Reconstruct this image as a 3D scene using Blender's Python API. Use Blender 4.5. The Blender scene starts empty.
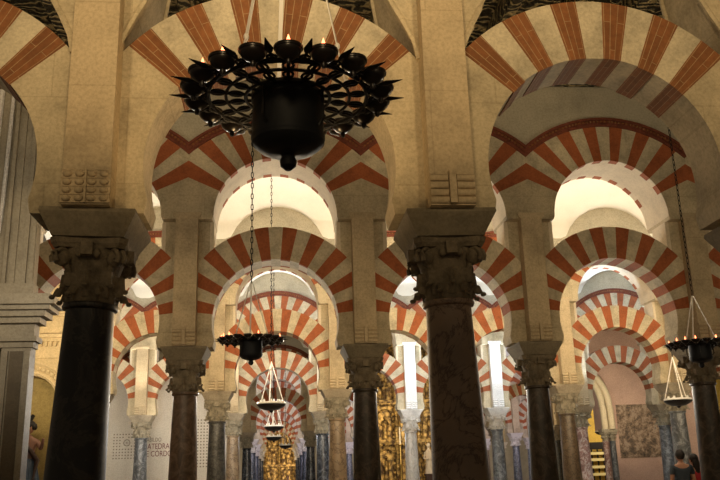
import bpy, math, random
from mathutils import Vector, Matrix, noise
random.seed(7)
C = bpy.context.scene.collection
PI = math.pi

# ------------------------------------------------------------------ layout (metres)
S = 3.2                 # column spacing along an arcade
X0 = -1.676             # first column of every arcade
YA = 7.378              # nearest arcade
DY = 7.774              # nave width
EYE = 1.6
def colx(i): return X0 + S * i
def rowy(j): return YA + DY * j + (5.0 if j > 3 else 0)   # the fourth nave is wider
ROW = ['nearest', 'second', 'third', 'fourth', 'fifth', 'sixth', 'seventh', 'eighth', 'ninth']
ORD = ['first', 'second', 'third', 'fourth', 'fifth', 'sixth', 'seventh', 'eighth', 'ninth', 'tenth', 'eleventh']

# ------------------------------------------------------------------ materials
def mat(name, build):
    m = bpy.data.materials.new(name); m.use_nodes = True
    nt = m.node_tree; nt.nodes.clear()
    out = nt.nodes.new('ShaderNodeOutputMaterial')
    b = nt.nodes.new('ShaderNodeBsdfPrincipled')
    nt.links.new(b.outputs[0], out.inputs[0])
    build(nt, b)
    return m
def N(nt, t, **kw):
    n = nt.nodes.new(t)
    for k, v in kw.items():
        if k in n.inputs: n.inputs[k].default_value = v
        else: setattr(n, k, v)
    return n
def ramp(nt, fac, stops):
    r = nt.nodes.new('ShaderNodeValToRGB')
    e = r.color_ramp.elements
    e[0].position = stops[0][0]; e[0].color = (*stops[0][1], 1)
    e[1].position = stops[-1][0]; e[1].color = (*stops[-1][1], 1)
    for p, c in stops[1:-1]:
        x = e.new(p); x.color = (*c, 1)
    nt.links.new(fac, r.inputs[0])
    return r.outputs[0]
def bump(nt, b, h, strength=.3, dist=.02):
    n = N(nt, 'ShaderNodeBump'); n.inputs['Strength'].default_value = strength; n.inputs['Distance'].default_value = dist
    nt.links.new(h, n.inputs['Height']); nt.links.new(n.outputs[0], b.inputs['Normal'])
def coords(nt, kind='Object'):
    return nt.nodes.new('ShaderNodeTexCoord').outputs[kind]
def stone(name, c, var=.12, scale=2.2, rough=.85, bs=.35, courses=False, speck=.55):
    def f(nt, b):
        g = nt.nodes.new('ShaderNodeNewGeometry').outputs['Position']
        n1 = N(nt, 'ShaderNodeTexNoise', Scale=scale, Detail=6.0, Roughness=.65); nt.links.new(g, n1.inputs['Vector'])
        n2 = N(nt, 'ShaderNodeTexNoise', Scale=28.0, Detail=5.0, Roughness=.7); nt.links.new(g, n2.inputs['Vector'])
        lo = tuple(x * (1 - var * 2.1) for x in c); hi = tuple(min(1, x * (1 + var)) for x in c)
        col = ramp(nt, n1.outputs[0], [(.3, lo), (.52, c), (.72, hi)])
        mx = N(nt, 'ShaderNodeMix', data_type='RGBA', blend_type='MULTIPLY'); mx.inputs[0].default_value = speck
        sp = ramp(nt, n2.outputs[0], [(.36, (.60, .58, .54)), (.58, (1, 1, 1))])
        nt.links.new(col, mx.inputs[6]); nt.links.new(sp, mx.inputs[7])
        last = mx.outputs[2]
        hgt = n2.outputs[0]
        if courses:
            sx = N(nt, 'ShaderNodeSeparateXYZ'); nt.links.new(g, sx.inputs[0])
            cb = N(nt, 'ShaderNodeCombineXYZ'); nt.links.new(sx.outputs[0], cb.inputs[0]); nt.links.new(sx.outputs[2], cb.inputs[1])
            br = N(nt, 'ShaderNodeTexBrick', Scale=1.0); br.inputs['Brick Width'].default_value = 1.37; br.inputs['Row Height'].default_value = .83
            br.inputs['Mortar Size'].default_value = .008; br.inputs['Mortar Smooth'].default_value = .5
            br.inputs['Color1'].default_value = (1, 1, 1, 1); br.inputs['Color2'].default_value = (.93, .92, .9, 1); br.inputs['Mortar'].default_value = (.6, .57, .52, 1)
            nt.links.new(cb.outputs[0], br.inputs['Vector'])
            m2 = N(nt, 'ShaderNodeMix', data_type='RGBA', blend_type='MULTIPLY'); m2.inputs[0].default_value = .38
            nt.links.new(last, m2.inputs[6]); nt.links.new(br.outputs[0], m2.inputs[7]); last = m2.outputs[2]
        nt.links.new(last, b.inputs['Base Color']); b.inputs['Roughness'].default_value = rough
        bump(nt, b, hgt, bs, .02)
    return mat(name, f)
def brick(name, c, mortar, rough=.85, mort=.0035):
    # bricks laid along the voussoir: u runs round the arch, v runs out from its centre
    def f(nt, b):
        uv = coords(nt, 'UV')
        sx = N(nt, 'ShaderNodeSeparateXYZ'); nt.links.new(uv, sx.inputs[0])
        cb = N(nt, 'ShaderNodeCombineXYZ'); nt.links.new(sx.outputs[1], cb.inputs[0]); nt.links.new(sx.outputs[0], cb.inputs[1])
        br = N(nt, 'ShaderNodeTexBrick', Scale=1.0); br.inputs['Brick Width'].default_value = .62; br.inputs['Row Height'].default_value = .062
        br.inputs['Mortar Size'].default_value = mort; br.inputs['Mortar Smooth'].default_value = .3
        br.inputs['Color1'].default_value = (*c, 1); br.inputs['Color2'].default_value = (*[x * .72 for x in c], 1); br.inputs['Mortar'].default_value = (*mortar, 1)
        nt.links.new(cb.outputs[0], br.inputs['Vector'])
        g = nt.nodes.new('ShaderNodeNewGeometry').outputs['Position']
        n2 = N(nt, 'ShaderNodeTexNoise', Scale=14.0, Detail=5.0, Roughness=.7); nt.links.new(g, n2.inputs['Vector'])
        sp = ramp(nt, n2.outputs[0], [(.35, (.62, .6, .6)), (.62, (1, 1, 1))])
        mx = N(nt, 'ShaderNodeMix', data_type='RGBA', blend_type='MULTIPLY'); mx.inputs[0].default_value = .7
        nt.links.new(br.outputs[0], mx.inputs[6]); nt.links.new(sp, mx.inputs[7]); nt.links.new(mx.outputs[2], b.inputs['Base Color'])
        b.inputs['Roughness'].default_value = rough
        bump(nt, b, n2.outputs[0], .3, .015)
    return mat(name, f)
def marble(name, c, vein, scale=3.0, rough=.32, amount=.5, spots=False):
    def f(nt, b):
        g = coords(nt)
        n1 = N(nt, 'ShaderNodeTexNoise', Scale=scale, Detail=8.0, Roughness=.7, Distortion=1.6); nt.links.new(g, n1.inputs['Vector'])
        if spots:
            v = N(nt, 'ShaderNodeTexVoronoi', Scale=scale * 2.6); v.feature = 'DISTANCE_TO_EDGE'
            ad = N(nt, 'ShaderNodeMix', data_type='VECTOR'); ad.inputs[0].default_value = .38
            nt.links.new(g, ad.inputs[4]); nt.links.new(n1.outputs[1], ad.inputs[5]); nt.links.new(ad.outputs[1], v.inputs['Vector'])
            col = ramp(nt, v.outputs[0], [(0, vein), (.03, tuple((a + d) / 2 for a, d in zip(c, vein))), (.10, c)])
        else:
            col = ramp(nt, n1.outputs[0], [(.38, tuple(x * .6 for x in c)), (.5, c), (.5 + .1 * amount, vein), (.62, c)])
        n2 = N(nt, 'ShaderNodeTexNoise', Scale=1.6, Detail=4.0); nt.links.new(g, n2.inputs['Vector'])
        sp = ramp(nt, n2.outputs[0], [(.35, (.55, .55, .55)), (.65, (1, 1, 1))])
        mx = N(nt, 'ShaderNodeMix', data_type='RGBA', blend_type='MULTIPLY'); mx.inputs[0].default_value = .7
        nt.links.new(col, mx.inputs[6]); nt.links.new(sp, mx.inputs[7]); nt.links.new(mx.outputs[2], b.inputs['Base Color'])
        b.inputs['Roughness'].default_value = rough
    return mat(name, f)
def plain(name, c, rough=.6, metal=0, emit=None, es=1.0, bn=0):
    def f(nt, b):
        b.inputs['Base Color'].default_value = (*c, 1); b.inputs['Roughness'].default_value = rough; b.inputs['Metallic'].default_value = metal
        if emit:
            b.inputs['Emission Color'].default_value = (*emit, 1); b.inputs['Emission Strength'].default_value = es
        if bn:
            n2 = N(nt, 'ShaderNodeTexNoise', Scale=bn, Detail=5.0); nt.links.new(coords(nt), n2.inputs['Vector'])
            cc = ramp(nt, n2.outputs[0], [(.35, tuple(x * .7 for x in c)), (.65, c)]); nt.links.new(cc, b.inputs['Base Color'])
            bump(nt, b, n2.outputs[0], .4, .02)
    return mat(name, f)
def gilded(name, c, dark, scale=9.0):
    def f(nt, b):
        g = coords(nt)
        v = N(nt, 'ShaderNodeTexVoronoi', Scale=scale); nt.links.new(g, v.inputs['Vector'])
        n = N(nt, 'ShaderNodeTexNoise', Scale=scale * 1.7, Detail=6.0, Distortion=2.0); nt.links.new(g, n.inputs['Vector'])
        mm = N(nt, 'ShaderNodeMath', operation='MULTIPLY'); nt.links.new(v.outputs[0], mm.inputs[0]); nt.links.new(n.outputs[0], mm.inputs[1])
        col = ramp(nt, mm.outputs[0], [(.08, tuple(min(1, x * 1.5) for x in c)), (.2, c), (.36, dark)])
        nt.links.new(col, b.inputs['Base Color']); b.inputs['Roughness'].default_value = .42; b.inputs['Metallic'].default_value = .45
        bump(nt, b, mm.outputs[0], .6, .06)
    return mat(name, f)
def carved_wood(name):
    def f(nt, b):
        g = coords(nt)
        n = N(nt, 'ShaderNodeTexNoise', Scale=2.4, Detail=2.0); nt.links.new(g, n.inputs['Vector'])
        w = N(nt, 'ShaderNodeTexWave', Scale=2.2, Distortion=14.0, Detail=3.0); w.wave_type = 'RINGS'; w.inputs['Detail Scale'].default_value = 1.3
        nt.links.new(g, w.inputs['Vector'])
        col = ramp(nt, w.outputs[0], [(.25, (.018, .015, .008)), (.6, (.09, .085, .045)), (.92, (.42, .34, .18))])
        nt.links.new(col, b.inputs['Base Color']); b.inputs['Roughness'].default_value = .6
        bump(nt, b, w.outputs[0], 1.0, .06)
    return mat(name, f)

CREAM = (.60, .50, .35)
M = dict(
    stone=stone('cream stone', (.58, .49, .33), courses=True, var=.17),
    pier=stone('dressed pier stone', (.58, .465, .30), courses=True, scale=1.4, var=.15),
    wall=stone('plastered wall stone', (.50, .46, .36), scale=1.2),
    vous=stone('pale voussoir stone', (.62, .54, .385), var=.18, scale=3.0),
    soffit=stone('painted soffit plaster', (.76, .66, .50), var=.08, speck=.3),
    red=brick('red brick voussoir', (.30, .115, .038), (.42, .27, .14)),
    redflat=stone('painted red voussoir', (.40, .115, .04), var=.14, scale=4, bs=.2),
    maroon=stone('maroon brick molding', (.20, .055, .03), var=.2, scale=9),
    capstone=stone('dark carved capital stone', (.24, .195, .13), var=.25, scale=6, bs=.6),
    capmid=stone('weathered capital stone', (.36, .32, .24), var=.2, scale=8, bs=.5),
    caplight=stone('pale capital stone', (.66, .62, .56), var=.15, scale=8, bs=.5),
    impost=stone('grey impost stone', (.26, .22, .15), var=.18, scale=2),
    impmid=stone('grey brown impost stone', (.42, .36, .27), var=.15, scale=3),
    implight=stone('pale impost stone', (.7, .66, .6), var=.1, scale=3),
    palewall=stone('pale stone whitened as if lit', (.8, .78, .75), var=.05, scale=3),  # paler copy of the pier stone, strong light put into its colour
    vault=stone('white plaster vault', (.88, .86, .79), var=.04, scale=.8, rough=.9, bs=.04, speck=.08),
    wood=carved_wood('dark carved cedar ceiling'),
    beam=plain('dark oiled beam', (.03, .022, .014), .6, bn=6),
    iron=plain('blackened wrought iron', (.006, .0055, .006), .5, .4),
    drum=plain('dark patinated drum metal', (.010, .012, .016), .6, .4, bn=5),
    strap=plain('pale steel strap', (.9, .86, .78), .5),
    cup=plain('dark glass lamp cup', (.014, .010, .008), .3, .2),
    flame=plain('oil lamp flame', (1, .35, .12), .5, 0, (1, .22, .09), 6.0),
    brass=plain('aged brass', (.5, .33, .1), .35, .9),
    white_rim=plain('white glass rim', (.85, .83, .78), .3),
    dish=plain('dark bronze dish', (.02, .018, .018), .4, .5),
)
MB = dict(
    black=marble('black veined marble', (.014, .012, .010), (.055, .045, .035), 1.6, .42, .35),
    breccia=marble('brown red breccia', (.34, .24, .165), (.11, .065, .045), 2.4, .5, spots=True),
    brown=marble('dark brown marble', (.16, .10, .062), (.24, .16, .11), 3.2, .45),
    darkbrown=marble('blackish brown marble', (.06, .043, .028), (.12, .085, .06), 3.0, .45),
    grey=marble('blue grey marble', (.13, .14, .155), (.30, .32, .35), 3.4, .28),
    darkgrey=marble('dark grey granite', (.055, .055, .055), (.13, .13, .12), 7, .35),
    tan=marble('tan breccia marble', (.34, .25, .16), (.10, .06, .04), 2.4, .35, spots=True),
    spotted=marble('dark spotted breccia', (.17, .12, .075), (.035, .022, .015), 3.4, .35, spots=True),
    white=marble('white marble', (.72, .70, .68), (.5, .48, .46), 2.5, .3),
    redm=marble('rose and white marble', (.42, .24, .21), (.75, .68, .64), 4.5, .3),
    bluedark=marble('dark blue tinted marble', (.045, .055, .075), (.15, .17, .21), 3.0, .25),
)

# ------------------------------------------------------------------ mesh building
class MBld:
    def __init__(s): s.v = []; s.f = []; s.m = []; s.uv = []
    def face(s, idx, mi=0, uvs=None):
        s.f.append(tuple(idx)); s.m.append(mi); s.uv.append(uvs)
    def verts(s, pts):
        k = len(s.v); s.v += [tuple(p) for p in pts]; return list(range(k, k + len(pts)))
    def box(s, x0, x1, y0, y1, z0, z1, mi=0):
        a = s.verts([(x0,y0,z0),(x1,y0,z0),(x1,y1,z0),(x0,y1,z0),(x0,y0,z1),(x1,y0,z1),(x1,y1,z1),(x0,y1,z1)])
        for q in ((0,3,2,1),(4,5,6,7),(0,1,5,4),(1,2,6,5),(2,3,7,6),(3,0,4,7)): s.face([a[i] for i in q], mi)
    def frustum(s, hx0, hy0, z0, hx1, hy1, z1, mi=0, cx=0, cy=0):
        a = s.verts([(cx-hx0,cy-hy0,z0),(cx+hx0,cy-hy0,z0),(cx+hx0,cy+hy0,z0),(cx-hx0,cy+hy0,z0),(cx-hx1,cy-hy1,z1),(cx+hx1,cy-hy1,z1),(cx+hx1,cy+hy1,z1),(cx-hx1,cy+hy1,z1)])
        for q in ((0,3,2,1),(4,5,6,7),(0,1,5,4),(1,2,6,5),(2,3,7,6),(3,0,4,7)): s.face([a[i] for i in q], mi)
    def prism(s, poly, y0, y1, mi=0, uvf=None):
        """poly: convex list of (x,z) anticlockwise seen from -y; extruded along y."""
        n = len(poly)
        a = s.verts([(x, y0, z) for x, z in poly]); b = s.verts([(x, y1, z) for x, z in poly])
        u = (lambda p, y: uvf(p, y)) if uvf else (lambda p, y: (p[0], p[1]))
        s.face(a, mi, [u(p, None) for p in poly]); s.face(b[::-1], mi, [u(p, None) for p in poly][::-1])
        for i in range(n):
            j = (i + 1) % n
            s.face((a[j], a[i], b[i], b[j]), mi, [u(poly[j], y0), u(poly[i], y0), u(poly[i], y1), u(poly[j], y1)])
    def lathe(s, prof, n=24, cx=0, cy=0, mi=0, cap=True, a0=0):
        rings = []
        for r, z in prof:
            rings.append(s.verts([(cx + r * math.cos(a0 + 2*PI*k/n), cy + r * math.sin(a0 + 2*PI*k/n), z) for k in range(n)]))
        for i in range(len(rings) - 1):
            for k in range(n):
                l = (k + 1) % n
                s.face((rings[i][k], rings[i][l], rings[i+1][l], rings[i+1][k]), mi)
        if cap: s.face(rings[0][::-1], mi); s.face(rings[-1], mi)
    def tube(s, pts, r, n=8, mi=0, closed=False, rs=None):
        pts = [Vector(p) for p in pts]; rings = []
        m = len(pts)
        for i, p in enumerate(pts):
            if closed: d = pts[(i+1) % m] - pts[i-1]
            else: d = pts[min(i+1, m-1)] - pts[max(i-1, 0)]
            d.normalize()
            up = Vector((0,0,1)) if abs(d.z) < .95 else Vector((1,0,0))
            e1 = d.cross(up).normalized(); e2 = e1.cross(d)
            rr = rs[i] if rs else r
            rings.append(s.verts([p + e1*rr*math.cos(2*PI*k/n) + e2*rr*math.sin(2*PI*k/n) for k in range(n)]))
        for i in range(m if closed else m - 1):
            A, B = rings[i], rings[(i+1) % m]
            for k in range(n):
                l = (k+1) % n
                s.face((A[k], B[k], B[l], A[l]), mi)
        if not closed: s.face(rings[0], mi); s.face(rings[-1][::-1], mi)
    def ball(s, c, rx, ry=None, rz=None, n=10, m=6, mi=0):
        ry = ry or rx; rz = rz or rx
        top = s.verts([(c[0], c[1], c[2]+rz)])[0]; bot = s.verts([(c[0], c[1], c[2]-rz)])[0]
        rings = [s.verts([(c[0]+rx*math.sin(PI*i/m)*math.cos(2*PI*k/n), c[1]+ry*math.sin(PI*i/m)*math.sin(2*PI*k/n), c[2]+rz*math.cos(PI*i/m)) for k in range(n)]) for i in range(1, m)]
        for k in range(n):
            l = (k+1) % n
            s.face((top, rings[0][k], rings[0][l]), mi); s.face((bot, rings[-1][l], rings[-1][k]), mi)
            for i in range(m-2): s.face((rings[i][k], rings[i+1][k], rings[i+1][l], rings[i][l]), mi)
    def mesh(s, name, mats, smooth=False):
        me = bpy.data.meshes.new(name)
        me.from_pydata(s.v, [], s.f); 
        for m in mats: me.materials.append(m)
        me.polygons.foreach_set('material_index', s.m)
        if any(s.uv):
            ul = me.uv_layers.new(name='UVMap')
            li = 0
            for f, u in zip(s.f, s.uv):
                for k in range(len(f)):
                    if u: ul.data[li + k].uv = u[k]
                li += len(f)
        if smooth:
            me.polygons.foreach_set('use_smooth', [True] * len(s.f))
            try: me.set_sharp_from_angle(angle=math.radians(38))
            except Exception: pass
        me.update()
        return me

def tagit(o, label=None, cat=None, group=None, kind=None):
    if label: o['label'] = label
    if cat: o['category'] = cat
    if group: o['group'] = group
    if kind: o['kind'] = kind
    return o
def obj(name, me, parent=None, loc=(0,0,0), rz=0, material=None):
    o = bpy.data.objects.new(name, me); C.objects.link(o)
    o.location = loc; o.rotation_euler = (0, 0, rz)
    if parent: o.parent = parent
    if material:
        o.material_slots[0].link = 'OBJECT'; o.material_slots[0].material = material
    return o
def empty(name, loc=(0,0,0), rz=0):
    o = bpy.data.objects.new(name, None); C.objects.link(o); o.location = loc; o.rotation_euler = (0,0,rz); o.empty_display_size = .2
    return o
def copy_tree(o, parent=None):
    c = o.copy(); C.objects.link(c)
    if parent: c.parent = parent
    for ch in [x for x in C.objects if x.parent == o]: copy_tree(ch, c)
    return c

# ------------------------------------------------------------------ columns
R_S = .215
b = MBld()
b.lathe([(R_S+.075, .28), (R_S+.075,.33), (R_S+.060,.36)] + [(R_S+.060 - .068*(t/10)**1.15, .36 + 2.68*t/10) for t in range(11)] + [(R_S-.008,3.05),(R_S+.018,3.065),(R_S+.024,3.085),(R_S+.018,3.105),(R_S-.012,3.115)], 32)
shaft_me = b.mesh('shaft', [MB['black']], True)
b = MBld()
b.frustum(.36,.36,0,.36,.36,.1); b.lathe([(.35,.1),(.36,.13),(.35,.17),(.30,.185),(.30,.21),(.31,.235),(.32,.25),(.31,.27),(.28,.285)], 32)
base_me = b.mesh('base', [M['impmid']], True)
def capital_mesh(seed, leaves=True):
    r = random.Random(seed); b = MBld()
    # bell
    b.lathe([(.205,3.11),(.215,3.14),(.212,3.25),(.225,3.38),(.255,3.48),(.30,3.55),(.305,3.575)], 32)
    def leaf(a, z0, h, r0, out, w, droop):
        ca, sa = math.cos(a), math.sin(a); pts = []
        m = 8
        for i in range(m+1):
            t = i/m
            rr = r0 + out * (t**2.2); z = z0 + h * math.sin(t*PI*.56)/math.sin(PI*.56) if t < .9 else z0 + h*(1-.55*(t-.9)/.1*droop)
            ww = w * (math.sin(PI*(.16+.78*t)))**.7
            for q, dr in ((-1,-.03),(-.55,0.004),(0,.022),(.55,.004),(1,-.03)):
                pts.append(((rr+dr)*ca - q*ww*sa, (rr+dr)*sa + q*ww*ca, z))
        v = b.verts(pts)
        for i in range(m):
            for q in range(4): b.face((v[i*5+q], v[i*5+q+1], v[(i+1)*5+q+1], v[(i+1)*5+q]))
        # thickness: rolled tip
        tip = pts[m*5+2]
        b.ball((tip[0], tip[1], tip[2]-.008), .028, .028, .022, 8, 5)
        vb = b.verts([(x*.93, y*.93, z) for x, y, z in pts])
        for i in range(m):
            for q in range(4): b.face((vb[i*5+q], vb[(i+1)*5+q], vb[(i+1)*5+q+1], vb[i*5+q+1]))
    for k in range(8): leaf(2*PI*k/8 + PI/8, 3.11, .115 + r.uniform(-.01,.01), .212, .095, .07, 1)
    for k in range(8): leaf(2*PI*k/8, 3.15, .22 + r.uniform(-.015,.01), .215, .05, .085, 1)
    # corner volutes
    for k in range(4):
        a = PI/4 + k*PI/2; ca, sa = math.cos(a), math.sin(a)
        c = (.325*ca, .325*sa, 3.485)
        n = 18
        for side in (-1, 1):
            pts = []; rs = []
            for i in range(n):
                t = i/(n-1); ang = -PI*.2 + t*PI*3.0; rad = .082*(1-.8*t)
                pts.append((c[0] + rad*math.cos(ang)*ca - side*(.032+.01*t)*sa, c[1] + rad*math.cos(ang)*sa + side*(.032+.01*t)*ca, c[2] - rad*math.sin(-ang)*1.0)); rs.append(.022*(1-.4*t))
            b.tube(pts, .02, 6, rs=rs)
        b.ball((c[0]-.012*ca, c[1]-.012*sa, c[2]), .068, .068, .078, 14, 9)
        b.tube([(.22*ca,.22*sa,3.34),(.27*ca,.27*sa,3.42),(.33*ca,.33*sa,3.49)], .03, 8, rs=[.02,.03,.034])
        # helices beside the fleuron
        a2 = k*PI/2; c2, s2 = math.cos(a2), math.sin(a2)
        for side in (-1, 1):
            b.ball((.285*c2 - side*.075*s2, .285*s2 + side*.075*c2, 3.515), .036, .036, .042, 8, 6)
        b.frustum(.05,.05,3.49,.05,.05,3.60, cx=.30*c2, cy=.30*s2)
    # abacus with concave sides
    P = []
    for k in range(4):
        a = PI/4 + k*PI/2
        for q in (-.10, .10): P.append((.43*math.cos(a+q), .43*math.sin(a+q)))
        an = a + PI/2
        for t in (.25,.5,.75):
            x = .43*(math.cos(a+.1)*(1-t)+math.cos(an-.1)*t); y = .43*(math.sin(a+.1)*(1-t)+math.sin(an-.1)*t)
            f = 1 - .09*math.sin(PI*t); P.append((x*f, y*f))
    n = len(P)
    for (s0, z0, s1, z1) in ((.90,3.565,.96,3.60),(.97,3.60,1.0,3.65)):
        A = b.verts([(x*s0,y*s0,z0) for x,y in P]); B = b.verts([(x*s1,y*s1,z1) for x,y in P])
        for i in range(n): b.face((A[i],A[(i+1)%n],B[(i+1)%n],B[i]))
        b.face(A[::-1]); b.face(B)
    return b.mesh('capital', [M['capstone']], True)
caps = [capital_mesh(1), capital_mesh(2)]
b = MBld()
b.frustum(.305,.345,3.65,.405,.45,3.84); b.frustum(.405,.45,3.84,.40,.445,3.875)
impost_me = b.mesh('impost_block', [M['impost']])

NAMEC = {}
def column(i, j, shaft, cap='capmid', imp='impmid', label=None, dx=0):
    t = empty('marble_column', (colx(i)+dx, rowy(j), 0))
    tagit(t, label, 'column', f'marble columns of the {ROW[j]} arcade', 'thing')
    s = obj('shaft', shaft_me, t, material=MB[shaft]); s.rotation_euler.z = (i*1.7+j*2.3)
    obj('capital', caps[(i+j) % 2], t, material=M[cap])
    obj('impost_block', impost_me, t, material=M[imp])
    obj('base', base_me, t)
    return t

# ------------------------------------------------------------------ piers above the imposts
def pier_mesh():
    b = MBld()
    b.box(-.2,.2,-.52,.52,3.875,6.18)
    b.frustum(.2,.52,6.18,.25,.545,6.24); b.box(-.25,.25,-.545,.545,6.24,6.3)
    return b.mesh('stone_pier', [M['pier']])
pier_me = pier_mesh()
def corbel_mesh(kind, sy):
    b = MBld()
    if True:
        y0 = sy*.52
        if kind == 'knobs':
            b.box(-.205,.205, min(y0,y0+sy*.012), max(y0,y0+sy*.012), 3.885,4.185)
            for r in range(4):
                for c in range(4):
                    x = -.155 + c*.103 + (.0 if c < 2 else 0); z = 3.925 + r*.073
                    b.ball((x, y0+sy*.015, z), .040, .035, .030, 10, 6)
            b.box(-.008,.008, min(y0,y0+sy*.03), max(y0,y0+sy*.03), 3.885,4.185)
            for r in range(5): b.box(-.205,.205, min(y0,y0+sy*.02), max(y0,y0+sy*.02), 3.885+r*.073,3.892+r*.073)
        else:
            for r in range(4):
                z = 3.92 + r*.07
                b.tube([(-.2, y0, z), (-.04, y0, z)], .034, 10); b.tube([(.04, y0, z), (.2, y0, z)], .034, 10)
            b.box(-.03,.03, min(y0,y0+sy*.05), max(y0,y0+sy*.05), 3.885,4.19)
    return b.mesh('carved_corbel', [M['pier']], True)
cor = {(k, s): corbel_mesh(k, s) for k in ('knobs', 'rolls') for s in (-1, 1)}
def pier(i, j, kind='rolls', label=None, dx=0, m=None):
    t = obj('stone_pier', pier_me, None, (colx(i)+dx, rowy(j), 0), material=m)
    tagit(t, label, 'pier', f'stone piers of the {ROW[j]} arcade', 'thing')
    for s in (-1, 1): obj('carved_corbel', cor[(kind, s)], t, material=m)
    return t

# ------------------------------------------------------------------ arches
def rad(d): return math.radians(d)
LZ, LR, LO = 4.34, 1.14, 1.76       # lower arch centre height, inner and outer radius
UZ, UR = 6.25, 1.13
TZ, TO, TI = 5.80, 2.45, 2.29
def arcpts(cz, R, a0, a1, n): return [(R*math.sin(a0+(a1-a0)*k/n), cz+R*math.cos(a0+(a1-a0)*k/n)) for k in range(n+1)]
def voussoir(b, cz, Rin, outer, a0, a1, y0, y1, mi, n=3, corner=None, jit=0):
    """one block between angles a0<a1 (degrees from the crown)"""
    a0, a1 = rad(a0), rad(a1)
    inn = arcpts(cz, Rin - jit, a0, a1, n)
    out = []
    for k in range(n+1):
        a = a0+(a1-a0)*k/n; r = outer(a); out.append((r*math.sin(a), cz+r*math.cos(a)))
        if corner is not None and k < n and a0+(a1-a0)*k/n < corner < a0+(a1-a0)*(k+1)/n:
            r = outer(corner); out.append((r*math.sin(corner), cz+r*math.cos(corner)))
    rm = (Rin + 1.7) / 2
    def uvf(p, y):
        a = math.atan2(p[0], p[1]-cz); r = math.hypot(p[0], p[1]-cz)
        return (a*rm, r if y is None else (y + 5.07))
    # quads strip (each convex)
    if len(out) == len(inn):
        for k in range(n):
            b.prism([inn[k], out[k], out[k+1], inn[k+1]], y0, y1, mi, uvf)
    else:
        b.prism(inn[::-1] + out if False else [inn[0]] + out + inn[::-1][:-1], y0, y1, mi, uvf)
def lower_arch_mesh(seed, red='red', full=True, horse=True, pitch=17.6, white='vous', jit=.006, hw=.27, nb=10):
    r = random.Random(seed); b = MBld(); mats = [M[white], M[red], M['soffit'], M['stone']]
    def outer(a): s = abs(math.sin(a)); return min(LO, 1.42/s if s > 1e-6 else 9)
    ca = math.asin(1.42/LO); yy = hw
    h = pitch/4
    bounds = [(-h, h, 0)]
    for k in range(5):
        c = h*2 + pitch*k
        w = r.uniform(-.5,.5)
        bounds.append((c-h+w, c+h, 1) if k else (h, c+h, 1))
        nx = c + h; bounds.append((nx, c+pitch-h + 0, 0))
    # make contiguous
    edges = [h + pitch/2*k for k in range(nb)]
    segs = [(-h, h, 0)]
    for k in range(len(edges)-1):
        segs.append((edges[k], edges[k+1], 1 if k % 2 == 0 else 0))
    last = edges[-1]
    def put(a0, a1, mi):
        j = r.uniform(0, jit); 
        cn = ca if rad(a0) < ca < rad(a1) else (-ca if rad(a0) < -ca < rad(a1) else None)
        dj = r.uniform(0, .008)
        if mi == 1 and not full:
            voussoir(b, LZ, LR, outer, a0, a1, -yy-dj, -yy+.07, 1, 3, cn, j)
            voussoir(b, LZ, LR, outer, a0, a1, -yy+.07, yy-.07, 2, 3, cn, 0)
            voussoir(b, LZ, LR, outer, a0, a1, yy-.07, yy+dj, 1, 3, cn, j)
        elif mi == 0 and not full:
            voussoir(b, LZ, LR, outer, a0, a1, -yy-dj, yy+dj, 2 if False else 0, 3, cn, 0)
        else:
            voussoir(b, LZ, LR, outer, a0, a1, -yy-dj, yy+dj, mi, 3, cn, j)
    for a0, a1, mi in segs:
        put(a0, a1, mi)
        if a0 > 0: put(-a1, -a0, mi)
    if nb < 10:
        for sg in (-1, 1):
            st_ = (83.6-last)/4
            for k in range(4):
                a0, a1 = last+st_*k, last+st_*(k+1)
                if sg < 0: a0, a1 = -a1, -a0
                cn = ca if rad(a0) < ca < rad(a1) else (-ca if rad(a0) < -ca < rad(a1) else None)
                voussoir(b, LZ, LR, outer, a0, a1, -yy, yy, 3, 3, cn, 0)
    # plain haunch below the last voussoir, curving in to the impost
    for sg in (-1, 1):
        pr = arcpts(LZ, LR, rad(max(last, 83.6)), rad(107), 8) + [(1.10, 3.95), (1.115, 3.875)]
        for k in range(len(pr)-1):
            (xa, za), (xb, zb) = pr[k], pr[k+1]
            zo = LZ + 1.42/math.tan(rad(max(last, 83.6))) if k == 0 else za
            q = [(sg*xa, za), (sg*1.42, zo), (sg*1.42, zb), (sg*xb, zb)]
            if sg < 0: q = q[::-1]
            b.prism(q[::-1] if False else q, -yy, yy, 3)
    return b.mesh('lower_arch', mats)
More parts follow.
